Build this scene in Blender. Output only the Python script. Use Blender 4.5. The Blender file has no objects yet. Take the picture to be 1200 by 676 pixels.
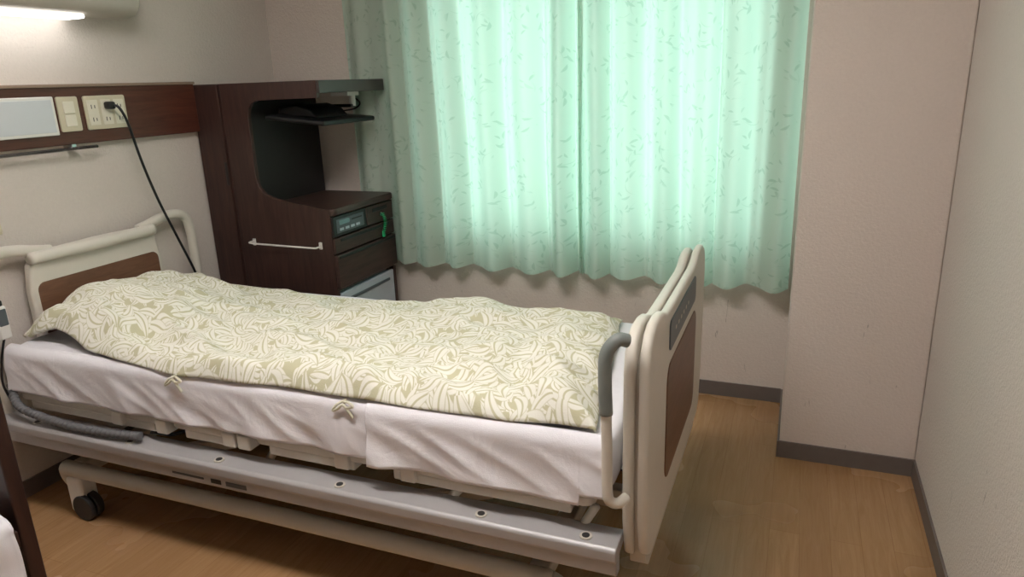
import bpy, bmesh, math, random
from mathutils import Vector, Matrix, noise
random.seed(4)
scene = bpy.context.scene
COL = scene.collection

# ------------------------------------------------------------------ helpers
def lin(c):
    r = []
    for v in c:
        v = v/255.0
        r.append(v/12.92 if v <= 0.04045 else ((v+0.055)/1.055)**2.4)
    return (r[0], r[1], r[2], 1.0)

class NT:
    def __init__(s, name):
        s.m = bpy.data.materials.new(name); s.m.use_nodes = True
        s.t = s.m.node_tree; s.t.nodes.clear()
        s.out = s.t.nodes.new('ShaderNodeOutputMaterial')
    def n(s, typ, **kw):
        nd = s.t.nodes.new(typ)
        for k, v in kw.items(): setattr(nd, k, v)
        return nd
    def l(s, a, b): s.t.links.new(a, b)
    def math(s, op, a, b=None, clamp=False):
        nd = s.n('ShaderNodeMath', operation=op); nd.use_clamp = clamp
        for i, v in enumerate((a, b)):
            if v is None: continue
            if isinstance(v, (int, float)): nd.inputs[i].default_value = v
            else: s.l(v, nd.inputs[i])
        return nd.outputs[0]
    def mix(s, f, a, b):
        nd = s.n('ShaderNodeMix', data_type='RGBA')
        for i, v in ((0, f), (6, a), (7, b)):
            if isinstance(v, (int, float)): nd.inputs[i].default_value = v
            elif isinstance(v, tuple): nd.inputs[i].default_value = v
            else: s.l(v, nd.inputs[i])
        return nd.outputs[2]
    def coords(s, scale=(1, 1, 1), kind='Object'):
        tc = s.n('ShaderNodeTexCoord'); mp = s.n('ShaderNodeMapping')
        mp.inputs['Scale'].default_value = scale
        s.l(tc.outputs[kind], mp.inputs[0]); return mp.outputs[0]
    def noise(s, vec, scale, detail=3, rough=0.5, dist=0.0):
        nd = s.n('ShaderNodeTexNoise'); nd.inputs['Scale'].default_value = scale
        nd.inputs['Detail'].default_value = detail; nd.inputs['Roughness'].default_value = rough
        nd.inputs['Distortion'].default_value = dist
        s.l(vec, nd.inputs['Vector']); return nd.outputs['Fac']
    def rng(s, v, a, b, c=0.0, d=1.0):
        nd = s.n('ShaderNodeMapRange')
        s.l(v, nd.inputs[0])
        for i, x in enumerate((a, b, c, d)): nd.inputs[i+1].default_value = x
        return nd.outputs[0]
    def bump(s, h, strength, dist=0.01):
        nd = s.n('ShaderNodeBump'); nd.inputs['Strength'].default_value = strength
        nd.inputs['Distance'].default_value = dist; s.l(h, nd.inputs['Height']); return nd.outputs[0]
    def bsdf(s, color, rough=0.5, metal=0.0, normal=None, spec=0.5):
        b = s.n('ShaderNodeBsdfPrincipled')
        if isinstance(color, tuple): b.inputs['Base Color'].default_value = color
        else: s.l(color, b.inputs['Base Color'])
        if isinstance(rough, (int, float)): b.inputs['Roughness'].default_value = rough
        else: s.l(rough, b.inputs['Roughness'])
        b.inputs['Metallic'].default_value = metal
        b.inputs['Specular IOR Level'].default_value = spec
        if normal is not None: s.l(normal, b.inputs['Normal'])
        s.l(b.outputs[0], s.out.inputs[0]); return b

def simple(name, c, rough=0.5, metal=0.0, var=0.06, nscale=25, bump=0.05, spec=0.5):
    k = NT(name); v = k.coords()
    f = k.noise(v, nscale)
    a = lin(c); d = tuple(x*(1-var*2) for x in a[:3])+(1,)
    col = k.mix(f, d, tuple(min(1, x*(1+var)) for x in a[:3])+(1,))
    k.bsdf(col, rough, metal, k.bump(f, bump, 0.002), spec); return k.m

def wallmat(name, c, scuffs=False):
    k = NT(name); v = k.coords()
    f1 = k.noise(v, 95, 4, 0.6); f2 = k.noise(v, 1.3, 3)
    a = lin(c)
    col = k.mix(f2, tuple(x*0.95 for x in a[:3])+(1,), tuple(min(1, x*1.04) for x in a[:3])+(1,))
    col = k.mix(k.rng(f1, 0.35, 0.7, 0.0, 0.14), col, tuple(x*0.72 for x in a[:3])+(1,))
    if scuffs:
        v2 = k.coords((30, 30, 7)); s1 = k.noise(v2, 1.6, 2, 0.5, 1.2)
        m = k.rng(s1, 0.735, 0.76)
        tc = k.n('ShaderNodeNewGeometry'); sp_ = k.n('ShaderNodeSeparateXYZ'); k.l(tc.outputs['Position'], sp_.inputs[0])
        m = k.math('MULTIPLY', m, k.rng(sp_.outputs[2], 0.75, 0.95, 1.0, 0.0))
        col = k.mix(k.math('MULTIPLY', m, 0.4), col, lin((110, 100, 94)))
    k.bsdf(col, 0.85, 0, k.bump(f1, 0.55, 0.006), 0.25); return k.m

def woodmat(name, c1, c2, scale=(3, 3, 40), rough=0.4, axis=None):
    k = NT(name); v = k.coords(scale)
    f = k.noise(v, 2.2, 6, 0.65, 0.6)
    col = k.mix(k.rng(f, 0.3, 0.72), lin(c1), lin(c2))
    k.bsdf(col, rough, 0, k.bump(f, 0.08, 0.002), 0.4); return k.m

def leaf(k, uv, scale, off, L, W, curve=0.5, rib=0.03):
    ad = k.n('ShaderNodeVectorMath', operation='MULTIPLY_ADD')
    k.l(uv, ad.inputs[0]); ad.inputs[1].default_value = (scale, scale, 0); ad.inputs[2].default_value = (off, off*1.7, 0)
    vo = k.n('ShaderNodeTexVoronoi', voronoi_dimensions='2D', feature='F1')
    vo.inputs['Scale'].default_value = 1.0; vo.inputs['Randomness'].default_value = 0.85
    k.l(ad.outputs[0], vo.inputs['Vector'])
    sb = k.n('ShaderNodeVectorMath', operation='SUBTRACT')
    k.l(ad.outputs[0], sb.inputs[0]); k.l(vo.outputs['Position'], sb.inputs[1])
    sc = k.n('ShaderNodeSeparateColor'); k.l(vo.outputs['Color'], sc.inputs[0])
    ro = k.n('ShaderNodeVectorRotate', rotation_type='Z_AXIS')
    k.l(sb.outputs[0], ro.inputs['Vector']); k.l(k.math('MULTIPLY', sc.outputs[0], 6.283), ro.inputs['Angle'])
    sx = k.n('ShaderNodeSeparateXYZ'); k.l(ro.outputs[0], sx.inputs[0])
    x = sx.outputs[0]; x2 = k.math('MULTIPLY', x, x)
    y = k.math('ADD', sx.outputs[1], k.math('MULTIPLY', x2, curve))
    ay = k.math('ABSOLUTE', y)
    w = k.math('MULTIPLY', k.math('SUBTRACT', 1.0, k.math('DIVIDE', x2, L*L)), W)
    m = k.math('SUBTRACT', w, ay)
    mask = k.rng(m, -0.005, 0.02)
    ribm = k.rng(ay, rib*0.5, rib) if rib > 0 else None
    line = k.rng(m, 0.0, 0.05, 1.0, 0.0)      # 1 on the rim of the leaf, 0 inside
    core = k.math('MULTIPLY', mask, ribm) if ribm is not None else mask
    return core, mask, line

def duvetmat():
    k = NT('duvet_print'); tc = k.n('ShaderNodeTexCoord'); uv = tc.outputs['UV']
    specs = [(23, 71.7, 0.75, 0.24, 0.9, 0.05), (18, 41.7, 0.75, 0.28, 0.3, 0.05), (15, 17.3, 0.75, 0.25, -0.8, 0.05), (12.5, 3.1, 0.75, 0.25, 0.7, 0.05)]
    cur = None
    for i, sp in enumerate(specs):
        core, mask, line = leaf(k, uv, *sp)
        if cur is None: cur = core; continue
        # paint the leaf on top: a tan rim, cream inside
        inside = k.math('MULTIPLY', core, k.math('SUBTRACT', 1.0, line))
        a = k.math('MULTIPLY', cur, k.math('SUBTRACT', 1.0, mask))
        cur = k.math('ADD', a, k.math('MULTIPLY', inside, mask), clamp=True)
    f = k.noise(k.coords(kind='UV'), 400, 2)
    col = k.mix(cur, lin((196, 192, 162)), lin((232, 230, 220)))
    f2 = k.noise(k.coords(), 9, 4)
    k.bsdf(col, 0.9, 0, k.bump(k.math('ADD', k.math('MULTIPLY', f, 0.15), f2), 0.3, 0.02), 0.1)
    return k.m

def curtainmat():
    k = NT('curtain_fabric'); tc = k.n('ShaderNodeTexCoord'); uv = tc.outputs['UV']
    ms = [leaf(k, uv, 15, 7.3, 0.32, 0.09, 0.8, 0.0)[0], leaf(k, uv, 19, 23.9, 0.26, 0.08, -0.8, 0.0)[0], leaf(k, uv, 9, 51.9, 0.42, 0.02, 1.4, 0.0)[0]]
    m = k.math('MAXIMUM', k.math('MAXIMUM', ms[0], ms[1]), ms[2])
    clump = k.rng(k.noise(uv, 9, 1), 0.46, 0.54)
    weave = k.noise(k.coords((1, 1, 0.15)), 260, 2)
    m = k.math('MULTIPLY', k.math('MULTIPLY', m, clump), 0.55)
    cd = k.mix(m, lin((204, 214, 204)), lin((156, 180, 164)))
    ct = k.mix(m, lin((174, 221, 200)), lin((146, 200, 176)))
    d = k.n('ShaderNodeBsdfDiffuse'); t = k.n('ShaderNodeBsdfTranslucent'); mx = k.n('ShaderNodeMixShader')
    k.l(cd, d.inputs[0]); k.l(ct, t.inputs[0]); nb = k.bump(weave, 0.1, 0.002)
    k.l(nb, d.inputs['Normal'])
    mx.inputs[0].default_value = 0.34
    k.l(d.outputs[0], mx.inputs[1]); k.l(t.outputs[0], mx.inputs[2]); k.l(mx.outputs[0], k.out.inputs[0])
    return k.m

def floormat():
    k = NT('floor_wood_vinyl'); v = k.coords()
    br = k.n('ShaderNodeTexBrick'); br.offset = 0.37
    mp = k.n('ShaderNodeMapping'); mp.inputs['Rotation'].default_value = (0, 0, math.pi/2)
    tc = k.n('ShaderNodeTexCoord'); k.l(tc.outputs['Object'], mp.inputs[0]); k.l(mp.outputs[0], br.inputs['Vector'])
    br.inputs['Scale'].default_value = 1.0; br.inputs['Brick Width'].default_value = 0.95; br.inputs['Row Height'].default_value = 0.095
    br.inputs['Mortar Size'].default_value = 0.0008; br.inputs['Bias'].default_value = 0
    br.inputs['Color1'].default_value = lin((180, 142, 102)); br.inputs['Color2'].default_value = lin((170, 132, 94)); br.inputs['Mortar'].default_value = lin((150, 114, 80))
    g = k.noise(k.coords((34, 2.6, 1)), 1.5, 6, 0.65, 0.8)
    col = k.mix(k.rng(g, 0.3, 0.75, 0, 0.6), br.outputs[0], lin((140, 102, 66)))
    f2 = k.noise(v, 2.0, 3)
    rough = k.rng(f2, 0.3, 0.7, 0.22, 0.30)
    k.bsdf(col, rough, 0, k.bump(g, 0.05, 0.002), 0.5); return k.m

def emit(name, c, s):
    k = NT(name); e = k.n('ShaderNodeEmission'); e.inputs[0].default_value = lin(c)
    f = k.noise(k.coords(), 3); k.l(k.rng(f, 0, 1, s*0.96, s*1.04), e.inputs[1])
    k.l(e.outputs[0], k.out.inputs[0]); return k.m

M = {}
M['wallL'] = wallmat('wallpaper_cream', (216, 207, 200))
M['wallB'] = wallmat('wallpaper_cream_scuffed', (219, 207, 199), True)
M['wallR'] = wallmat('wallpaper_grey', (214, 206, 199), True)
M['ceil'] = wallmat('ceiling_white', (225, 222, 218))
M['floor'] = floormat()
M['base'] = simple('baseboard_vinyl', (108, 99, 95), 0.5)
M['cream'] = simple('bed_plastic_cream', (214, 208, 198), 0.38, var=0.02)
M['creamd'] = simple('bed_steel_cream', (194, 188, 177), 0.45, var=0.03)
M['alu'] = simple('bed_rail_grey', (172, 169, 170), 0.4, 0.15, var=0.03)
M['bedwood'] = woodmat('bed_wood_inset', (100, 70, 54), (124, 88, 68), (4, 4, 30))
M['dwood'] = woodmat('cabinet_walnut', (48, 32, 29), (72, 49, 43), (22, 22, 2.0), 0.42)
M['dwoodf'] = woodmat('cabinet_walnut_front', (50, 36, 33), (76, 56, 50), (22, 2, 22), 0.38)
M['dgrey'] = simple('dark_grey_laminate', (70, 63, 61), 0.35)
M['panel'] = woodmat('wall_panel_mahogany', (72, 40, 32), (100, 57, 44), (20, 2.0, 20), 0.35)
M['trim'] = simple('panel_edge_tan', (150, 128, 112), 0.45)
M['black'] = simple('black_plastic', (18, 18, 20), 0.35, var=0.02)
M['niche'] = simple('niche_black_laminate', (30, 25, 25), 0.45)
M['dark'] = simple('dark_metal', (40, 39, 40), 0.5)
M['white'] = simple('white_plastic', (225, 224, 220), 0.35, var=0.01)
M['lampw'] = simple('lamp_housing_beige', (188, 182, 172), 0.5, var=0.01)
M['ivory'] = simple('ivory_plate', (205, 196, 172), 0.4, var=0.01)
M['ivoryd'] = simple('ivory_socket', (226, 220, 204), 0.4, var=0.01)
M['chrome'] = simple('brushed_metal', (190, 190, 192), 0.25, 0.9, var=0.02)
k = NT('bed_sheet_cotton'); f = k.noise(k.coords(), 5, 4, 0.5, 0.6); w = k.noise(k.coords(), 500, 2)
k.bsdf(k.mix(f, lin((224, 221, 227)), lin((238, 236, 242))), 0.9, 0, k.bump(k.math('ADD', f, k.math('MULTIPLY', w, 0.05)), 0.4, 0.03), 0.1); M['sheet'] = k.m
M['duvet'] = duvetmat(); M['curtain'] = curtainmat()
M['grip'] = simple('grip_grey', (122, 128, 126), 0.45)
M['label'] = simple('label_slate', (84, 92, 98), 0.4)
M['hose'] = simple('hose_grey', (105, 105, 108), 0.5)
M['frost'] = simple('frosted_plastic', (180, 190, 202), 0.25, var=0.03)
M['board'] = simple('white_board', (205, 209, 214), 0.3, var=0.01)
M['screen'] = emit('panel_display', (150, 190, 180), 0.25)
M['green'] = simple('key_coil_green', (40, 170, 110), 0.35)
M['chair'] = woodmat('chair_dark_wood', (40, 24, 20), (62, 38, 30), (20, 20, 2))
M['lamp'] = emit('lamp_diffuser', (255, 251, 246), 4.5)
M['ceilfill'] = emit('ceiling_fill_glow', (255, 249, 243), 32.0)  # emission for the added overhead fill, not a lit room lamp
M['tvs'] = simple('tv_screen_glass', (12, 14, 18), 0.12, var=0.01, bump=0)
M['red'] = simple('marking_dark', (70, 70, 72), 0.5)
k = NT('window_glass'); tr = k.n('ShaderNodeBsdfTransparent'); gl = k.n('ShaderNodeBsdfGlossy'); gl.inputs['Roughness'].default_value = 0.05
mx = k.n('ShaderNodeMixShader'); f = k.noise(k.coords(), 2); k.l(k.rng(f, 0, 1, 0.04, 0.07), mx.inputs[0])
k.l(tr.outputs[0], mx.inputs[1]); k.l(gl.outputs[0], mx.inputs[2]); k.l(mx.outputs[0], k.out.inputs[0]); M['glass'] = k.m

def empty(name, loc=(0, 0, 0)):
    e = bpy.data.objects.new(name, None); e.empty_display_size = 0.1; e.location = loc; COL.objects.link(e)
    return e
def mkobj(name, me, mat, parent=None, smooth=False, bevel=0, seg=3):
    o = bpy.data.objects.new(name, me); COL.objects.link(o)
    if mat: me.materials.append(M[mat])
    if smooth:
        for p in me.polygons: p.use_smooth = True
    if bevel:
        b = o.modifiers.new('bevel', 'BEVEL'); b.width = bevel; b.segments = seg; b.limit_method = 'ANGLE'; b.angle_limit = math.radians(35)
        for p in me.polygons: p.use_smooth = True
        wn = o.modifiers.new('wn', 'WEIGHTED_NORMAL'); wn.keep_sharp = False
    if parent:
        o.parent = parent
        if parent.type == 'EMPTY': o.matrix_parent_inverse = Matrix.Translation(-parent.location)
    return o
def box(name, x0, x1, y0, y1, z0, z1, mat, parent=None, bevel=0, rot=None, seg=2):
    c = Vector(((x0+x1)/2, (y0+y1)/2, (z0+z1)/2))
    bm = bmesh.new(); bmesh.ops.create_cube(bm, size=1)
    bmesh.ops.scale(bm, vec=(abs(x1-x0), abs(y1-y0), abs(z1-z0)), verts=bm.verts)
    if rot: bmesh.ops.rotate(bm, matrix=Matrix.Rotation(rot[1], 3, rot[0]), verts=bm.verts)
    bmesh.ops.translate(bm, vec=c, verts=bm.verts)
    me = bpy.data.meshes.new(name); bm.to_mesh(me); bm.free()
    return mkobj(name, me, mat, parent, False, bevel, seg)
def prism(name, pts, axis, lo, hi, mat, parent=None, bevel=0, seg=2):
    """axis 'x': pts are (y,z); 'y': pts are (x,z); 'z': pts are (x,y)"""
    bm = bmesh.new(); vs = []
    for a, b in pts:
        p = {'x': (lo, a, b), 'y': (a, lo, b), 'z': (a, b, lo)}[axis]; vs.append(bm.verts.new(p))
    f = bm.faces.new(vs)
    r = bmesh.ops.extrude_face_region(bm, geom=[f])
    d = {'x': (hi-lo, 0, 0), 'y': (0, hi-lo, 0), 'z': (0, 0, hi-lo)}[axis]
    bmesh.ops.translate(bm, vec=d, verts=[v for v in r['geom'] if isinstance(v, bmesh.types.BMVert)])
    bmesh.ops.recalc_face_normals(bm, faces=bm.faces)
    me = bpy.data.meshes.new(name); bm.to_mesh(me); bm.free()
    return mkobj(name, me, mat, parent, False, bevel, seg)
def catmull(P, n=8):
    P = [Vector(p) for p in P]; out = []
    for i in range(len(P)-1):
        p0 = P[max(i-1, 0)]; p1 = P[i]; p2 = P[i+1]; p3 = P[min(i+2, len(P)-1)]
        for j in range(n):
            t = j/n
            out.append(0.5*((2*p1)+(-p0+p2)*t+(2*p0-5*p1+4*p2-p3)*t*t+(-p0+3*p1-3*p2+p3)*t**3))
    out.append(P[-1]); return out
def tube(name, P, r, mat, parent=None, sides=12, smoothn=8, rad=None, closed=False, flat=None):
    pts = catmull(P, smoothn) if smoothn else [Vector(p) for p in P]
    bm = bmesh.new(); rings = []
    up = None
    for i, p in enumerate(pts):
        a = pts[max(i-1, 0)]; b = pts[min(i+1, len(pts)-1)]; t = (b-a).normalized()
        if up is None:
            up = Vector((0, 0, 1)) if abs(t.z) < 0.9 else Vector((1, 0, 0))
        s = t.cross(up).normalized(); up = s.cross(t).normalized()
        rr = rad(i, len(pts)) if rad else r
        ring = []
        for j in range(sides):
            an = 2*math.pi*j/sides
            o = s*math.cos(an)*rr+up*math.sin(an)*rr
            if flat: o = Vector((o.x*flat[0], o.y*flat[1], o.z*flat[2]))
            ring.append(bm.verts.new(p+o))
        rings.append(ring)
    for i in range(len(rings)-1):
        for j in range(sides):
            bm.faces.new((rings[i][j], rings[i][(j+1) % sides], rings[i+1][(j+1) % sides], rings[i+1][j]))
    bm.faces.new(rings[0][::-1]); bm.faces.new(rings[-1])
    bmesh.ops.recalc_face_normals(bm, faces=bm.faces)
    me = bpy.data.meshes.new(name); bm.to_mesh(me); bm.free()
    return mkobj(name, me, mat, parent, True)
def cyl(name, c, r, h, axis, mat, parent=None, seg=24, bevel=0):
    a = {'x': Vector((1, 0, 0)), 'y': Vector((0, 1, 0)), 'z': Vector((0, 0, 1))}[axis]; c = Vector(c)
    bm = bmesh.new(); bmesh.ops.create_cone(bm, cap_ends=True, segments=seg, radius1=r, radius2=r, depth=h)
    q = Vector((0, 0, 1)).rotation_difference(a); bmesh.ops.rotate(bm, matrix=q.to_matrix(), verts=bm.verts)
    bmesh.ops.translate(bm, vec=c, verts=bm.verts)
    me = bpy.data.meshes.new(name); bm.to_mesh(me); bm.free()
    return mkobj(name, me, mat, parent, False, bevel)
def rrect(x0, x1, y0, y1, r, n=5):
    out = []
    for cx, cy, a0 in ((x1-r, y0+r, -90), (x1-r, y1-r, 0), (x0+r, y1-r, 90), (x0+r, y0+r, 180)):
        for i in range(n+1):
            a = math.radians(a0+90*i/n); out.append((cx+r*math.cos(a), cy+r*math.sin(a)))
    return out

# ------------------------------------------------------------------ room
XL, XR, YB, YF, ZC = -2.71, 0.494, 3.29, -1.6, 2.55
PX, PY = 0.01, 2.77
WX0, WX1, WZ0, WZ1 = -1.70, -0.10, 0.72, 2.12
T = 0.12
box('floor', XL-T, XR+T, YF-T, YB+T, -0.1, 0, 'floor')
box('ceiling', XL-T, XR+T, YF-T, YB+T, ZC, ZC+0.1, 'ceil')
box('wall_head', XL-T, XL, YF-T, YB+T, 0, ZC, 'wallL')
box('wall_right', XR, XR+T, YF-T, YB+T, 0, ZC, 'wallR')
box('wall_rear', XL, XR, YF-T, YF, 0, ZC, 'wallL')
# window wall as one mesh with opening
def wall_with_hole():
    bm = bmesh.new()
    def q(x0, x1, z0, z1):
        g = bmesh.ops.create_cube(bm, size=1)['verts']
        bmesh.ops.scale(bm, vec=(x1-x0, T, z1-z0), verts=g)
        bmesh.ops.translate(bm, vec=((x0+x1)/2, YB+T/2, (z0+z1)/2), verts=g)
    q(XL, WX0, 0, ZC); q(WX1, XR, 0, ZC); q(WX0, WX1, 0, WZ0); q(WX0, WX1, WZ1, ZC)
    me = bpy.data.meshes.new('wall_window'); bm.to_mesh(me); bm.free()
    mkobj('wall_window', me, 'wallB')
wall_with_hole()
box('pillar', PX, XR, PY, YB, 0, ZC, 'wallB', bevel=0.008)
BH, BT = 0.07, 0.008
box('baseboard_head', XL, XL+BT, YF, YB, 0, BH, 'base')
box('baseboard_window', XL+BT, PX-BT, YB-BT, YB, 0, BH, 'base')
pb = empty('baseboard_pillar', (PX, PY, 0))
box('front', PX-BT, XR-BT, PY-BT, PY, 0, BH, 'base', pb); box('side', PX-BT, PX, PY, YB-BT, 0, BH, 'base', pb)
box('baseboard_right', XR-BT, XR, YF, PY, 0, BH, 'base')
# window
w = empty('window_1', ((WX0+WX1)/2, YB+0.06, WZ0))
fy0, fy1 = YB+0.04, YB+0.09
box('frame_bottom', WX0, WX1, fy0, fy1, WZ0, WZ0+0.05, 'chrome', w); box('frame_top', WX0, WX1, fy0, fy1, WZ1-0.05, WZ1, 'chrome', w)
box('frame_left', WX0, WX0+0.04, fy0, fy1, WZ0, WZ1, 'chrome', w); box('frame_right', WX1-0.04, WX1, fy0, fy1, WZ0, WZ1, 'chrome', w)
box('mullion', -0.95, -0.90, fy0, fy1, WZ0, WZ1, 'chrome', w)
box('pane', WX0+0.04, WX1-0.04, YB+0.062, YB+0.066, WZ0+0.05, WZ1-0.05, 'glass', w)
# ------------------------------------------------------------------ curtains
def curtain(name, x0, x1, seed, zt=2.3, yo=0.0):
    nx, nz = 420, 50
    bm = bmesh.new(); uvl = bm.loops.layers.uv.new('UVMap'); grid = []
    Lx = x1-x0
    ph = [0]
    for i in range(nx):
        s = i/nx
        ph.append(ph[-1]+(1+0.7*noise.noise(Vector((s*7*Lx, seed, 0))))*Lx/nx)
    for i in range(nx+1):
        col = []
        for j in range(nz+1):
            v = j/nz; x = x0+Lx*i/nx
            amp = (0.030+0.013*(1-v))*(1+0.7*noise.noise(Vector((x*5, seed+3, v*0.6))))
            back = 1.0/(1+math.exp((x+1.93)/0.012)) if x < -1.5 else 0.0
            phase = 2*math.pi*ph[i]/0.165+0.8*noise.noise(Vector((x*3, v*1.5, seed)))
            yb = 3.195 + yo + 0.046*back; amp = amp*(1-0.65*back)
            y = yb+amp*math.sin(phase)+0.40*amp*math.sin(2*phase+1.1)
            if back < 0.5: y += 0.016*noise.noise(Vector((x*9, v*1.5, seed+9)))
            zb = 0.585+0.004*math.sin(phase+0.5)+0.012*noise.noise(Vector((x*4, 0, seed)))
            z = zb+(zt-zb)*v
            xx = x+0.016*math.cos(phase)*(1-0.3*v)
            y = min(y, YB-0.012)
            col.append(bm.verts.new((xx, y, z)))
        grid.append(col)
    for i in range(nx):
        for j in range(nz):
            f = bm.faces.new((grid[i][j], grid[i+1][j], grid[i+1][j+1], grid[i][j+1]))
            for lp, (a, b) in zip(f.loops, ((i, j), (i+1, j), (i+1, j+1), (i, j+1))):
                lp[uvl].uv = (ph[a]*1.4, b/nz*1.72)
    me = bpy.data.meshes.new(name); bm.to_mesh(me); bm.free()
    mkobj(name, me, 'curtain', smooth=True)
curtain('curtain', -2.21, -0.915, 1.3, yo=0.004); curtain('curtain.001', -0.965, -0.018, 7.7, yo=-0.008)
cr = empty('curtain_rail', (-1.0, 3.21, 2.32))
box('track', -2.25, 0.0, 3.185, 3.225, 2.305, 2.33, 'white', cr)
for i in range(4): box('bracket_%d' % i, -2.1+i*0.68, -2.08+i*0.68, 3.2, YB, 2.33, 2.345, 'white', cr)

# ------------------------------------------------------------------ hospital bed
BY0, BY1 = 1.50, 2.50; BC = 2.0
bed = empty('hospital_bed', (-1.5, BC, 0))
def sil(ct, lt, hw=0.5, zb=0.31):
    half = [(0, ct), (0.22, ct), (0.27, ct+0.006), (0.32, lt-0.006), (0.36, lt), (0.42, lt-0.002), (0.46, lt-0.018), (0.487, lt-0.05), (hw, lt-0.10), (hw, 0.62), (hw-0.005, 0.45), (hw-0.03, zb+0.03), (hw-0.07, zb)]
    r = [(BC+a, b) for a, b in half]; l = [(BC-a, b) for a, b in half[1:]][::-1]
    return l+r
# footboard
fb = sil(0.915, 0.945)
prism('footboard_outer_shell', fb, 'x', -0.306, -0.28, 'cream', bed, 0.011, 4)
prism('footboard_inner_shell', [(BC+(y-BC)*0.985, z-0.012) for y, z in fb], 'x', -0.345, -0.316, 'cream', bed, 0.011, 4)
prism('footboard_core', [(BC+(y-BC)*0.95, z-0.045) for y, z in fb], 'x', -0.33, -0.29, 'creamd', bed)
prism('footboard_wood_inset', rrect(1.74, 2.28, 0.42, 0.765, 0.05), 'x', -0.30, -0.277, 'bedwood', bed, 0.003)
prism('footboard_label', rrect(1.76, 2.24, 0.80, 0.885, 0.02), 'x', -0.30, -0.276, 'label', bed, 0.003)
prism('footboard_inner_wood', rrect(1.70, 2.30, 0.52, 0.80, 0.05), 'x', -0.347, -0.33, 'bedwood', bed, 0.003)
for i in range(6): box('label_mark_%d' % i, -0.277, -0.2755, 1.84+i*0.045, 1.855+i*0.045, 0.838, 0.848, 'creamd', bed)
# headboard with loop handles
hx0, hx1 = -2.665, -2.625
hp = [(BC-0.30, 0.42), (BC+0.27, 0.42), (BC+0.285, 0.6), (BC+0.285, 0.80), (BC+0.27, 0.90), (BC+0.23, 0.943), (BC, 0.948), (BC-0.25, 0.943), (BC-0.30, 0.90), (BC-0.315, 0.80), (BC-0.315, 0.6)]
prism('headboard_panel', hp, 'x', hx0, hx1, 'cream', bed, 0.012, 4)
prism('headboard_wood_inset', rrect(BC-0.29, BC+0.265, 0.46, 0.828, 0.03), 'x', -2.65, -2.621, 'bedwood', bed, 0.003)
for s, nm in ((1, 'far'), (-1, 'near')):
    P = [(-2.643, BC+s*0.2, 0.935), (-2.643, BC+s*0.27, 0.948), (-2.643, BC+s*0.33, 0.962), (-2.643, BC+s*0.40, 0.966), (-2.643, BC+s*0.455, 0.948), (-2.643, BC+s*0.48, 0.90), (-2.643, BC+s*0.487, 0.80), (-2.643, BC+s*0.487, 0.6), (-2.643, BC+s*0.485, 0.42), (-2.643, BC+s*0.46, 0.37), (-2.643, BC+s*0.38, 0.36)]
    tube('headboard_loop_'+nm, P, 0.022, 'cream', bed)
box('headboard_base', hx0, hx1, BC-0.42, BC+0.42, 0.34, 0.46, 'creamd', bed, 0.01)
tube('headboard_top_roll', [(-2.622, BC-0.30, 0.925), (-2.612, BC-0.1, 0.926), (-2.612, BC+0.1, 0.926), (-2.622, BC+0.26, 0.925)], 0.024, 'cream', bed)
# side rails (low aluminium ledges)
for s, nm in ((-1, 'near'), (1, 'far')):
    yy = lambda d: BC+s*d
    pr = [(yy(0.45), 0.388), (yy(0.535), 0.388), (yy(0.545), 0.38), (yy(0.545), 0.352), (yy(0.538), 0.346), (yy(0.538), 0.31), (yy(0.53), 0.302), (yy(0.50), 0.302), (yy(0.50), 0.35), (yy(0.45), 0.36)]
    prism('side_rail_'+nm, pr, 'x', -2.66, -0.345, 'alu', bed, 0.004)
    for i, x in enumerate((-2.45, -2.0, -1.62, -1.17, -0.72, -0.43)):
        cyl('rail_socket_%s_%d' % (nm, i), (x, yy(0.512), 0.389), 0.016, 0.006, 'z', 'creamd', bed, 20)
        cyl('rail_socket_hole_%s_%d' % (nm, i), (x, yy(0.512), 0.3905), 0.010, 0.006, 'z', 'dark', bed, 20)
    P = [(-2.40, yy(0.44), 0.09), (-2.42, yy(0.46), 0.15), (-2.40, yy(0.475), 0.192), (-2.32, yy(0.48), 0.20), (-1.5, yy(0.48), 0.205), (-0.65, yy(0.48), 0.205), (-0.55, yy(0.47), 0.195), (-0.52, yy(0.45), 0.15), (-0.53, yy(0.44), 0.09)]
    tube('base_beam_'+nm, P, 0.028, 'creamd', bed, 12)
    for i, x in enumerate((-2.36, -0.56)):
        box('caster_fork_%s_%d' % (nm, i), x-0.05, x+0.025, yy(0.46)-0.035, yy(0.46)+0.035, 0.02, 0.17, 'white', bed, 0.016, seg=3)
        cyl('caster_wheel_%s_%d' % (nm, i), (x+0.02, yy(0.46), 0.05), 0.05, 0.03, 'y', 'dark', bed, 28, 0.006)
        cyl('caster_wheel_b_%s_%d' % (nm, i), (x+0.02, yy(0.46)+0.03*s, 0.05), 0.05, 0.02, 'y', 'dark', bed, 28, 0.005)
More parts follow.
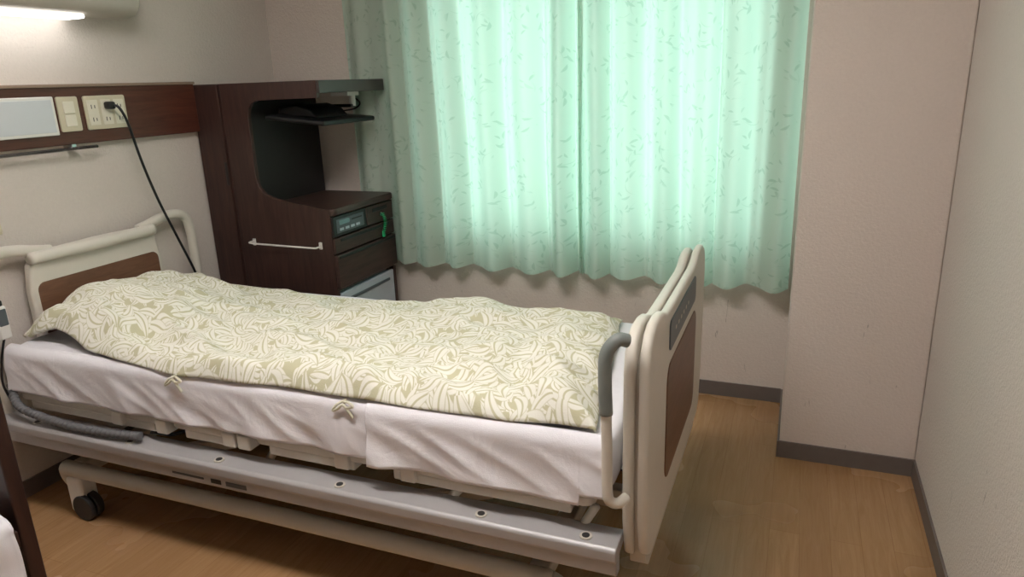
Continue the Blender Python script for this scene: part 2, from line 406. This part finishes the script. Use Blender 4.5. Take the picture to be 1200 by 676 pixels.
# base cross members, deck
for i, x in enumerate((-2.36, -0.58)): box('base_cross_%d' % i, x-0.03, x+0.03, BC-0.46, BC+0.46, 0.17, 0.22, 'creamd', bed, 0.006)
for i, y in enumerate((1.72, 2.28)):
    box('upper_beam_%d' % i, -2.62, -0.36, y-0.02, y+0.02, 0.34, 0.40, 'creamd', bed, 0.005)
for i, (a, b) in enumerate(((-2.2, -1.7), (-1.25, -0.75))):
    for j, y in enumerate((1.66, 2.34)):
        box('lift_arm_%d_%d' % (i, j), a, b, y-0.015, y+0.015, 0.26, 0.30, 'creamd', bed, 0.005, rot=('Y', -0.28))
box('actuator', -1.75, -1.1, 1.92, 2.05, 0.2, 0.29, 'dark', bed, 0.02)
box('motor_box', -1.15, -0.85, 1.85, 2.1, 0.22, 0.34, 'dark', bed, 0.02)
for i, (a, b) in enumerate(((-2.58, -1.86), (-1.85, -1.52), (-1.51, -1.08), (-1.07, -0.42))):
    prism('deck_%d' % i, rrect(a, b, BC-0.475, BC+0.465, 0.03), 'z', 0.445, 0.478, 'cream', bed, 0.008)
    box('deck_lip_%d' % i, a+0.06, b-0.06, BC-0.475, BC-0.43, 0.418, 0.45, 'cream', bed, 0.006)
for i, x in enumerate((-2.1, -1.9, -1.62, -1.56, -1.2, -0.98)):
    box('deck_clip_%d' % i, x, x+0.05, BC-0.49, BC-0.44, 0.425, 0.475, 'cream', bed, 0.006)
tube('diagonal_strut_0', [(-0.90, 1.6, 0.30), (-0.80, 1.54, 0.43)], 0.014, 'cream', bed, smoothn=0)
tube('diagonal_strut_1', [(-1.56, 1.62, 0.31), (-1.44, 1.56, 0.44)], 0.014, 'cream', bed, smoothn=0)
tube('diagonal_strut_2', [(-0.48, 1.55, 0.33), (-0.42, 1.55, 0.44)], 0.012, 'cream', bed, smoothn=0)
# grip bar at foot corner
P = [(-0.33, 1.49, 0.925), (-0.35, 1.475, 0.93), (-0.372, 1.463, 0.90), (-0.375, 1.46, 0.84), (-0.372, 1.46, 0.75)]
tube('corner_grip_sleeve', P, 0.016, 'grip', bed, 14)
P = [(-0.372, 1.46, 0.76), (-0.37, 1.46, 0.68), (-0.368, 1.46, 0.55), (-0.362, 1.463, 0.52), (-0.345, 1.475, 0.51), (-0.33, 1.50, 0.515)]
tube('corner_grip_bar', P, 0.013, 'cream', bed, 14)
# corrugated hose + cable
P = [(-2.60, 1.52, 0.50), (-2.52, 1.48, 0.45), (-2.40, 1.475, 0.425), (-2.25, 1.475, 0.412), (-2.08, 1.478, 0.413), (-1.95, 1.49, 0.415)]
tube('drain_hose', P, 0.012, 'hose', bed, 10, 30, rad=lambda i, n: 0.0155 if i % 4 < 2 else 0.0095)
tube('bed_cable', [(-1.95, 1.53, 0.41), (-1.88, 1.56, 0.40), (-1.80, 1.60, 0.42), (-1.7, 1.62, 0.40)], 0.006, 'black', bed)
# rail lettering
box('rail_label_0', -1.64, -1.60, 1.4605, 1.4625, 0.32, 0.335, 'black', bed); 
box('rail_label_1', -1.58, -1.50, 1.4605, 1.4625, 0.32, 0.335, 'red', bed)
box('rail_label_2', -1.80, -1.67, 1.4605, 1.4625, 0.325, 0.332, 'red', bed)

# mattress with fitted sheet
MX0, MX1, MY0, MY1, MZ0, MZ1 = -2.59, -0.375, 1.525, 2.42, 0.48, 0.645
def mattress():
    bm = bmesh.new(); bmesh.ops.create_cube(bm, size=1)
    bmesh.ops.scale(bm, vec=(MX1-MX0, MY1-MY0, MZ1-MZ0), verts=bm.verts)
    bmesh.ops.translate(bm, vec=((MX0+MX1)/2, (MY0+MY1)/2, (MZ0+MZ1)/2), verts=bm.verts)
    bmesh.ops.bevel(bm, geom=list(bm.edges), offset=0.035, segments=4, profile=0.6, affect='EDGES')
    for ax, (lo, hi, st) in enumerate(((MX0, MX1, 0.03), (MY0, MY1, 0.03), (MZ0, MZ1, 0.022))):
        n = int((hi-lo)/st)
        for i in range(1, n):
            co = [0, 0, 0]; no = [0, 0, 0]; co[ax] = lo+(hi-lo)*i/n; no[ax] = 1
            bmesh.ops.bisect_plane(bm, geom=list(bm.verts)+list(bm.edges)+list(bm.faces), plane_co=co, plane_no=no)
    bm.normal_update()
    for v in bm.verts:
        p = v.co.copy()
        d = 0.006*noise.noise(Vector((p.x*5, p.y*5, p.z*9)))
        if p.y < MY0+0.04: d += 0.008*noise.noise(Vector((p.x*14+p.z*20, 0, p.z*6)))-0.004
        v.co += v.normal*d
    me = bpy.data.meshes.new('mattress'); bm.to_mesh(me); bm.free()
    return mkobj('mattress', me, 'sheet', smooth=True)
mattress()
shs = empty('bed_sheet', (-1.5, 1.52, 0.64))
def hang_sheet(name, x0, x1, seed, z0f, y0):
    bm = bmesh.new(); nx, nz = 240, 22; g = []
    for i in range(nx+1):
        x = x0+(x1-x0)*i/nx; col = []
        for j in range(nz+1):
            v = j/nz
            if v < 0.25:
                a = v/0.25*math.pi/2; y = y0+0.035*(1-math.sin(a)); z = 0.618+0.034*math.cos(a)
            else:
                w_ = (v-0.25)/0.75; y = y0; z = 0.618+(z0f(x)-0.618)*w_
                y -= 0.010*w_*(0.6+noise.noise(Vector((x*9, seed, w_))))+0.005*math.sin(x*22+seed+2*noise.noise(Vector((x*4, seed, 0))))*w_
                cr_ = abs(noise.noise(Vector(((x+z*1.5)*7, (z-x*0.15)*4, seed+4))))
                y -= 0.013*(0.3-cr_)*min(1, w_*3)
            col.append(bm.verts.new((x, y-0.004, z)))
        g.append(col)
    for i in range(nx):
        for j in range(nz): bm.faces.new((g[i][j], g[i][j+1], g[i+1][j+1], g[i+1][j]))
    bmesh.ops.recalc_face_normals(bm, faces=bm.faces)
    me = bpy.data.meshes.new(name); bm.to_mesh(me); bm.free()
    o = mkobj(name, me, 'sheet', shs, smooth=True); so = o.modifiers.new('s', 'SOLIDIFY'); so.thickness = 0.004; so.offset = 0
hang_sheet('side_drape', -2.585, -1.0, 2.0, lambda x: 0.484+0.010*noise.noise(Vector((x*3, 1, 0)))+0.03*max(0, (-2.3-x)), 1.516)
hang_sheet('corner_fold', -1.07, -0.385, 5.0, lambda x: 0.470+0.016*noise.noise(Vector((x*5, 4, 0)))+(0.03 if x > -0.45 else 0), 1.508)

# duvet
def nearedge(x):
    P = [(-2.60, 1.60), (-2.5, 1.585), (-2.42, 1.60), (-2.25, 1.565), (-2.05, 1.53), (-1.76, 1.505), (-1.4, 1.520), (-1.1, 1.520), (-0.8, 1.522), (-0.4, 1.535)]
    for i in range(len(P)-1):
        if x <= P[i+1][0]:
            t = (x-P[i][0])/(P[i+1][0]-P[i][0]); t = max(0, t)
            return P[i][1]+(P[i+1][1]-P[i][1])*t
    return P[-1][1]
def duvet():
    nx, ny = 340, 150
    bm = bmesh.new(); uvl = bm.loops.layers.uv.new('UVMap'); g = []
    def n(a, b, c=0.0): return noise.noise(Vector((a, b, c)))
    for i in range(nx+1):
        col = []; s = i/nx
        for j in range(ny+1):
            t = j/ny
            xe = -0.415-0.13*t+0.014*n(t*6, 2)
            xs = -2.60+0.02*n(t*5, 5)
            x = xs+(xe-xs)*s
            yn = nearedge(x)+0.010*n(x*5, 1.0); yf = 2.375+0.012*n(x*4, 8)-0.05*math.exp(-((x+1.6)/0.4)**2)
            y = yn+(yf-yn)*t
            dx = min(x-xs, xe-x); dy = min(y-yn, yf-y); d = max(0, min(dx, dy))
            puff = 1-math.exp(-d/0.030)
            px = (x+2.40)/(0.25 if x < -2.40 else 0.38); py = (y-1.93)/0.40
            rr = (abs(px)**2.2+abs(py)**2.4)
            pil = 0.100*max(0, 1-rr)**0.8 if rr < 1 else 0
            ft = 1/(1+math.exp(-(x+1.15)/0.12))
            far = t*t
            h = 0.012+puff*(0.044-0.036*far*(1-0.6*ft)+0.018*ft)
            h += 0.020*math.exp(-((x+1.12)/0.12)**2-((y-2.28)/0.12)**2)
            h += 0.026*math.exp(-((x+0.60+0.25*(y-1.8))/0.06)**2)*puff*(1-far)
            h -= 0.020*math.exp(-((x+0.73+0.25*(y-1.8))/0.045)**2)*puff*(1-far)
            w1 = abs(n(x*1.8+1.3*y, y*6+1.0*x, 3.0)); w2 = abs(n(x*3.5-2.2*y, y*8, 7.7)); w3 = n(x*11, y*13, 1.0)
            w4 = abs(n(x*2.6+4.0*y, y*2.4-x*0.8, 15.0)); w5 = abs(n(x*7+y*5, y*9-x*4, 21.0))
            wr = 0.072*(0.26-w1)+0.048*(0.20-w2)+0.008*w3+0.058*(0.20-w4)*(0.6+0.4*math.sin(x*3))+0.024*(0.18-w5)
            fold = abs(n((x+y*0.7)*5, (y-x*0.5)*1.6, 11.0)); wr += 0.040*(0.22-fold)*(1.0 if x > -1.2 else 0.6)
            h += puff*wr*(1-0.45*far)
            z = 0.650+max(0.010, h)+pil
            if y < 1.540:
                z -= (1.540-y)**2*14+0.10*(1.540-y)
            col.append(bm.verts.new((x, y, z)))
        g.append(col)
    for i in range(nx):
        for j in range(ny):
            f = bm.faces.new((g[i][j], g[i+1][j], g[i+1][j+1], g[i][j+1]))
            for lp, (a, b) in zip(f.loops, ((i, j), (i+1, j), (i+1, j+1), (i, j+1))):
                lp[uvl].uv = (a/nx*2.15, b/ny*0.95)
    for _ in range(2): bmesh.ops.smooth_vert(bm, verts=bm.verts, factor=0.5, use_axis_x=False, use_axis_y=False, use_axis_z=True)
    me = bpy.data.meshes.new('duvet'); bm.to_mesh(me); bm.free()
    o = mkobj('duvet', me, 'duvet', smooth=True)
    so = o.modifiers.new('s', 'SOLIDIFY'); so.thickness = 0.012; so.offset = -1
    return o
dv = duvet()
for i, x in enumerate((-1.76, -1.14)):
    z = 0.650; y = 1.500+0.012*i
    t = tube('tie_%d' % i, [(x, y+0.01, z), (x-0.02, y-0.008, z-0.01), (x-0.035, y-0.01, z-0.03), (x-0.015, y-0.012, z-0.02), (x, y-0.01, z-0.008), (x+0.02, y-0.012, z-0.025), (x+0.03, y-0.01, z-0.045)], 0.004, 'duvet', dv, 8)
    tube('tie_b_%d' % i, [(x, y, z-0.005), (x+0.02, y-0.012, z+0.004), (x+0.035, y-0.012, z-0.008), (x+0.01, y-0.012, z-0.015)], 0.004, 'duvet', dv, 8)

# hand controller hung at head side
rc = empty('bed_remote_control', (-2.57, 1.54, 0.72))
box('body', -2.585, -2.56, 1.502, 1.545, 0.68, 0.80, 'white', rc, 0.008); box('keys', -2.562, -2.556, 1.508, 1.539, 0.73, 0.79, 'label', rc, 0.003)
box('hook', -2.58, -2.565, 1.51, 1.538, 0.80, 0.82, 'black', rc, 0.004)
tube('cord', [(-2.572, 1.52, 0.685), (-2.572, 1.49, 0.60), (-2.575, 1.48, 0.52), (-2.58, 1.50, 0.44)], 0.004, 'black', rc)

# ------------------------------------------------------------------ bedside cabinet
cb = empty('bedside_cabinet', (-2.3, 2.95, 0))
cy0, cy1 = 2.68, 3.215
box('wardrobe_body', -2.70, -2.535, cy0+0.006, cy1, 0.0, 1.53, 'dwood', cb, 0.003)
box('wardrobe_door', -2.695, -2.54, cy0-0.008, cy0+0.008, 0.04, 1.525, 'dwood', cb, 0.003)
box('door_pull', -2.556, -2.543, cy0-0.010, cy0-0.006, 1.06, 1.17, 'black', cb, 0.002)
side = [(-2.53, 0.0), (-1.99, 0.0), (-1.99, 0.955), (-2.20, 0.985), (-2.29, 1.0), (-2.345, 1.02), (-2.375, 1.05), (-2.386, 1.09), (-2.386, 1.37), (-2.378, 1.41), (-2.358, 1.437), (-2.325, 1.45), (-1.99, 1.455), (-1.99, 1.53), (-2.53, 1.53)]
prism('side_panel', side, 'y', cy0, cy0+0.022, 'dwood', cb, 0.003)
box('niche_back', -2.53, -2.395, cy0+0.022, cy1, 0.93, 1.47, 'niche', cb)
box('top_board', -2.53, -1.992, cy0+0.022, cy1, 1.475, 1.53, 'dwood', cb, 0.002)
box('top_board_edge', -1.992, -1.975, cy0+0.004, cy1+0.005, 1.475, 1.53, 'dgrey', cb, 0.004)
prism('counter', rrect(-2.42, -1.965, cy0+0.002, cy1, 0.03), 'z', 0.925, 0.96, 'dwoodf', cb, 0.008)
box('lower_carcass', -2.53, -2.0, cy0+0.022, cy1, 0.56, 0.925, 'dwood', cb)
box('bay_back', -2.53, -2.40, cy0+0.022, cy1, 0.0, 0.56, 'niche', cb); box('bay_far_side', -2.40, -1.99, cy1-0.022, cy1, 0.0, 0.56, 'dwood', cb); box('plinth', -2.40, -2.0, cy0+0.022, cy1-0.022, 0.0, 0.08, 'niche', cb)
fx0, fx1 = -2.0, -1.978
ym = 2.965
box('card_reader', fx0, fx1, cy0+0.006, ym-0.004, 0.825, 0.92, 'black', cb, 0.004)
box('card_reader_bezel', fx1-0.002, fx1+0.003, cy0+0.03, ym-0.03, 0.84, 0.905, 'label', cb, 0.003)
box('card_display', fx1+0.002, fx1+0.005, cy0+0.05, cy0+0.13, 0.877, 0.898, 'screen', cb)
box('card_slot', fx1+0.002, fx1+0.005, cy0+0.15, ym-0.05, 0.885, 0.892, 'black', cb)
for i in range(4): box('card_button_%d' % i, fx1+0.002, fx1+0.006, cy0+0.05+i*0.045, cy0+0.078+i*0.045, 0.85, 0.862, 'frost', cb, 0.001)
box('small_drawer', fx0, fx1, ym, cy1-0.004, 0.825, 0.92, 'dwoodf', cb, 0.004)
box('small_drawer_pull', fx1-0.001, fx1+0.004, ym+0.05, cy1-0.06, 0.885, 0.905, 'black', cb, 0.003)
cyl('drawer_lock', (fx1+0.003, ym+0.12, 0.865), 0.010, 0.008, 'x', 'chrome', cb)
box('drawer_shallow', fx0, fx1, cy0+0.006, cy1-0.004, 0.745, 0.818, 'dwoodf', cb, 0.004)
box('drawer_shallow_pull', fx1-0.001, fx1+0.004, cy0+0.05, cy1-0.05, 0.797, 0.812, 'black', cb, 0.003)
box('drawer_deep', fx0, fx1+0.006, cy0+0.006, cy1-0.004, 0.575, 0.738, 'dwoodf', cb, 0.005)
box('drawer_deep_pull', fx1+0.004, fx1+0.009, cy0+0.02, cy1-0.02, 0.718, 0.734, 'black', cb, 0.003)
box('fridge_body', -2.38, -2.02, cy0+0.035, cy1-0.035, 0.085, 0.55, 'white', cb, 0.01)
box('fridge_door', -2.02, -1.985, cy0+0.03, cy1-0.03, 0.09, 0.55, 'frost', cb, 0.008)
box('fridge_handle', -1.987, -1.978, cy0+0.08, cy1-0.08, 0.50, 0.515, 'label', cb, 0.004)
tube('towel_bar', [(-2.445, cy0, 0.79), (-2.445, cy0-0.03, 0.79), (-2.44, cy0-0.042, 0.789), (-2.40, cy0-0.045, 0.787), (-2.25, cy0-0.045, 0.785), (-2.10, cy0-0.045, 0.783), (-2.06, cy0-0.042, 0.782), (-2.055, cy0-0.03, 0.782), (-2.055, cy0, 0.782)], 0.0045, 'white', cb, 8)
for i, x in enumerate((-2.445, -2.055)): box('towel_bar_mount_%d' % i, x-0.008, x+0.008, cy0-0.008, cy0+0.002, 0.768, 0.802, 'white', cb, 0.003)
# key coil
pts = []
for i in range(90):
    a = i*0.75; pts.append((fx1+0.016+0.008*math.cos(a), ym+0.12+0.008*math.sin(a)+0.02*math.sin(i/28), 0.872-i*0.0011))
tube('key_coil', pts, 0.0018, 'green', cb, 6, 0)
box('key_fob', fx1+0.006, fx1+0.014, ym+0.115, ym+0.135, 0.745, 0.775, 'green', cb, 0.003)

# television folded under the top board
tv = empty('television', (-2.17, 2.96, 1.38))
box('screen_housing', -2.34, -2.01, 2.74, 3.17, 1.345, 1.368, 'black', tv, 0.008, rot=('Y', 0.10))
box('screen_glass', -2.32, -2.03, 2.76, 3.15, 1.343, 1.348, 'tvs', tv, 0.001, rot=('Y', 0.10))
prism('rear_housing', [(-2.33, 1.375), (-2.10, 1.36), (-2.14, 1.40), (-2.22, 1.425), (-2.32, 1.415)], 'y', 2.82, 3.08, 'black', tv, 0.01)
box('arm_plate', -2.16, -2.06, 3.02, 3.12, 1.455, 1.475, 'white', tv, 0.004)
cyl('arm_post', (-2.09, 3.10, 1.435), 0.016, 0.06, 'z', 'white', tv)
box('arm_link', -2.24, -2.08, 3.07, 3.11, 1.40, 1.415, 'black', tv, 0.004)
tube('tv_lead', [(-2.12, 3.12, 1.46), (-2.08, 3.15, 1.42), (-2.12, 3.16, 1.39), (-2.18, 3.12, 1.38)], 0.004, 'black', tv, 8)

# ------------------------------------------------------------------ wall service panel
sp = empty('wall_service_panel', (XL, 1.5, 1.42))
box('board', XL, XL+0.035, 0.2, 2.672, 1.315, 1.535, 'panel', sp, 0.003)
box('top_cap', XL, XL+0.045, 0.2, 2.672, 1.533, 1.545, 'trim', sp, 0.003)
tube('accessory_rail', [(XL+0.05, 0.4, 1.30), (XL+0.05, 2.10, 1.30)], 0.007, 'chrome', sp, 10, 0)
for i, y in enumerate((0.6, 1.3, 2.0)): box('rail_mount_%d' % i, XL, XL+0.05, y-0.01, y+0.01, 1.295, 1.318, 'chrome', sp, 0.002)
px = XL+0.035
nb = empty('bed_name_board', (px, 1.8, 1.43))
box('frame', px, px+0.012, 1.60, 1.955, 1.355, 1.50, 'white', nb, 0.004); box('card', px+0.011, px+0.014, 1.612, 1.943, 1.367, 1.488, 'board', nb, 0.001)
sw = empty('light_switch', (px, 2.01, 1.43))
prism('plate', rrect(1.968, 2.058, 1.365, 1.498, 0.008), 'x', px, px+0.008, 'ivory', sw, 0.002)
for i in range(2): box('rocker_%d' % i, px+0.007, px+0.013, 1.990, 2.036, 1.385+i*0.05, 1.43+i*0.05, 'ivoryd', sw, 0.002)
ot = empty('power_outlet', (px, 2.18, 1.43))
prism('plate', rrect(2.083, 2.275, 1.365, 1.498, 0.008), 'x', px, px+0.008, 'ivory', ot, 0.002)
for i in range(3):
    y = 2.118+i*0.061
    box('socket_block_%d' % i, px+0.007, px+0.011, y-0.024, y+0.024, 1.382, 1.482, 'ivoryd', ot, 0.002)
    for j in range(2):
        z = 1.405+j*0.05
        box('slot_a_%d_%d' % (i, j), px+0.010, px+0.0118, y-0.009, y-0.006, z-0.008, z+0.008, 'black', ot)
        box('slot_b_%d_%d' % (i, j), px+0.010, px+0.0118, y+0.006, y+0.009, z-0.006, z+0.006, 'black', ot)
pc = empty('power_cord', (px+0.03, 2.15, 1.45))
box('plug', px+0.011, px+0.05, 2.165, 2.195, 1.442, 1.473, 'black', pc, 0.008)
tube('cord', [(px+0.045, 2.185, 1.458), (px+0.065, 2.195, 1.445), (px+0.08, 2.21, 1.38), (px+0.09, 2.235, 1.22), (px+0.095, 2.28, 1.05), (px+0.10, 2.34, 0.88), (px+0.085, 2.42, 0.70), (px+0.07, 2.455, 0.60), (px+0.06, 2.47, 0.42), (px+0.05, 2.50, 0.2), (px+0.04, 2.52, 0.03)], 0.0055, 'black', pc, 10)
wh = empty('wall_hook', (XL, 1.80, 1.0))
box('plate', XL, XL+0.012, 1.64, 1.68, 1.02, 1.06, 'ivory', wh, 0.004); box('peg', XL+0.01, XL+0.03, 1.65, 1.67, 1.03, 1.045, 'ivory', wh, 0.004)

# ------------------------------------------------------------------ wall lamp
wl = empty('wall_lamp', (XL, 1.7, 1.9))
prof = [(XL, 1.80), (XL+0.10, 1.795), (XL+0.15, 1.81), (XL+0.175, 1.85), (XL+0.175, 1.93), (XL+0.15, 1.97), (XL, 1.99)]
prism('housing', prof, 'y', 0.95, 2.33, 'lampw', wl, 0.02, 4)
box('diffuser', XL+0.02, XL+0.12, 1.0, 2.10, 1.784, 1.80, 'lamp', wl, 0.005)

# added glowing panel out of view, fills the room with light
cl = empty('ceiling_fill', (-0.95, 1.05, ZC))
box('housing', -1.60, -0.30, 0.87, 1.23, ZC-0.05, ZC, 'white', cl, 0.005)
box('diffuser', -1.57, -0.33, 0.90, 1.20, ZC-0.062, ZC-0.048, 'ceilfill', cl, 0.004)

# ------------------------------------------------------------------ chair at left with white blanket
ch = empty('wooden_chair', (-2.05, 0.8, 0))
for i, (x, y, h) in enumerate(((-1.825, 1.0, 0.86), (-2.27, 1.0, 0.86), (-1.825, 0.58, 0.43), (-2.27, 0.58, 0.43))):
    box('leg_%d' % i, x-0.032, x+0.032, y-0.02, y+0.02, 0, h, 'chair', ch, 0.006)
box('seat_frame', -2.29, -1.80, 0.57, 1.0, 0.38, 0.43, 'chair', ch, 0.006)
box('seat_cushion', -2.28, -1.81, 0.58, 0.97, 0.43, 0.48, 'dgrey', ch, 0.018, seg=4)
for i, z in enumerate((0.62, 0.78)): box('back_rail_%d' % i, -2.25, -1.85, 0.99, 1.01, z-0.035, z+0.035, 'chair', ch, 0.005)
def towel():
    bm = bmesh.new(); g = []; nx, ny = 60, 30
    for i in range(nx+1):
        col = []; s = i/nx
        for j in range(ny+1):
            t = j/ny; y = 0.64+0.30*t+0.01*noise.noise(Vector((s*4, t*3, 0)))
            d = s*0.62
            if d < 0.40: x = -2.17+d; z = 0.50+0.012*noise.noise(Vector((s*9, t*6, 1)))
            elif d < 0.44: a = (d-0.40)/0.04*math.pi/2; x = -1.77+0.028*math.sin(a); z = 0.50-0.028*(1-math.cos(a))
            else: x = -1.742+0.012*noise.noise(Vector((s*5, t*7, 2))); z = 0.472-(d-0.44)
            col.append(bm.verts.new((x, y, z)))
        g.append(col)
    for i in range(nx):
        for j in range(ny): bm.faces.new((g[i][j], g[i+1][j], g[i+1][j+1], g[i][j+1]))
    me = bpy.data.meshes.new('folded_blanket'); bm.to_mesh(me); bm.free()
    o = mkobj('folded_blanket', me, 'sheet', smooth=True); so = o.modifiers.new('s', 'SOLIDIFY'); so.thickness = 0.015; so.offset = -0.2
towel()

# ------------------------------------------------------------------ world / daylight
wd = bpy.data.worlds.new('overcast_sky'); scene.world = wd; wd.use_nodes = True
bg = wd.node_tree.nodes['Background']; bg.inputs[0].default_value = (0.97, 0.99, 1.0, 1); bg.inputs[1].default_value = 4.4
pl = bpy.data.lights.new('window_portal', 'AREA'); pl.shape = 'RECTANGLE'; pl.size = WX1-WX0; pl.size_y = WZ1-WZ0
pl.cycles.is_portal = True
po = bpy.data.objects.new('window_portal', pl); COL.objects.link(po); po.location = ((WX0+WX1)/2, YB+0.1, (WZ0+WZ1)/2); po.rotation_euler = (math.radians(-90), 0, 0)

# ------------------------------------------------------------------ camera
cam = bpy.data.cameras.new('camera'); co = bpy.data.objects.new('camera', cam); COL.objects.link(co)
cam.sensor_width = 36; cam.lens = 830/1200*36; cam.clip_start = 0.02
fw = Vector((-0.3627, 0.888, -0.2817)).normalized()
rt = Vector((0.929, 0.369, -0.034)); rt = (rt-fw*rt.dot(fw)).normalized(); upv = rt.cross(fw)
m = Matrix((rt, upv, -fw)).transposed().to_4x4(); m.translation = Vector((0, 0, 1.5)); co.matrix_world = m
scene.camera = co
scene.view_settings.view_transform = 'Standard'
scene.view_settings.exposure = 0.1
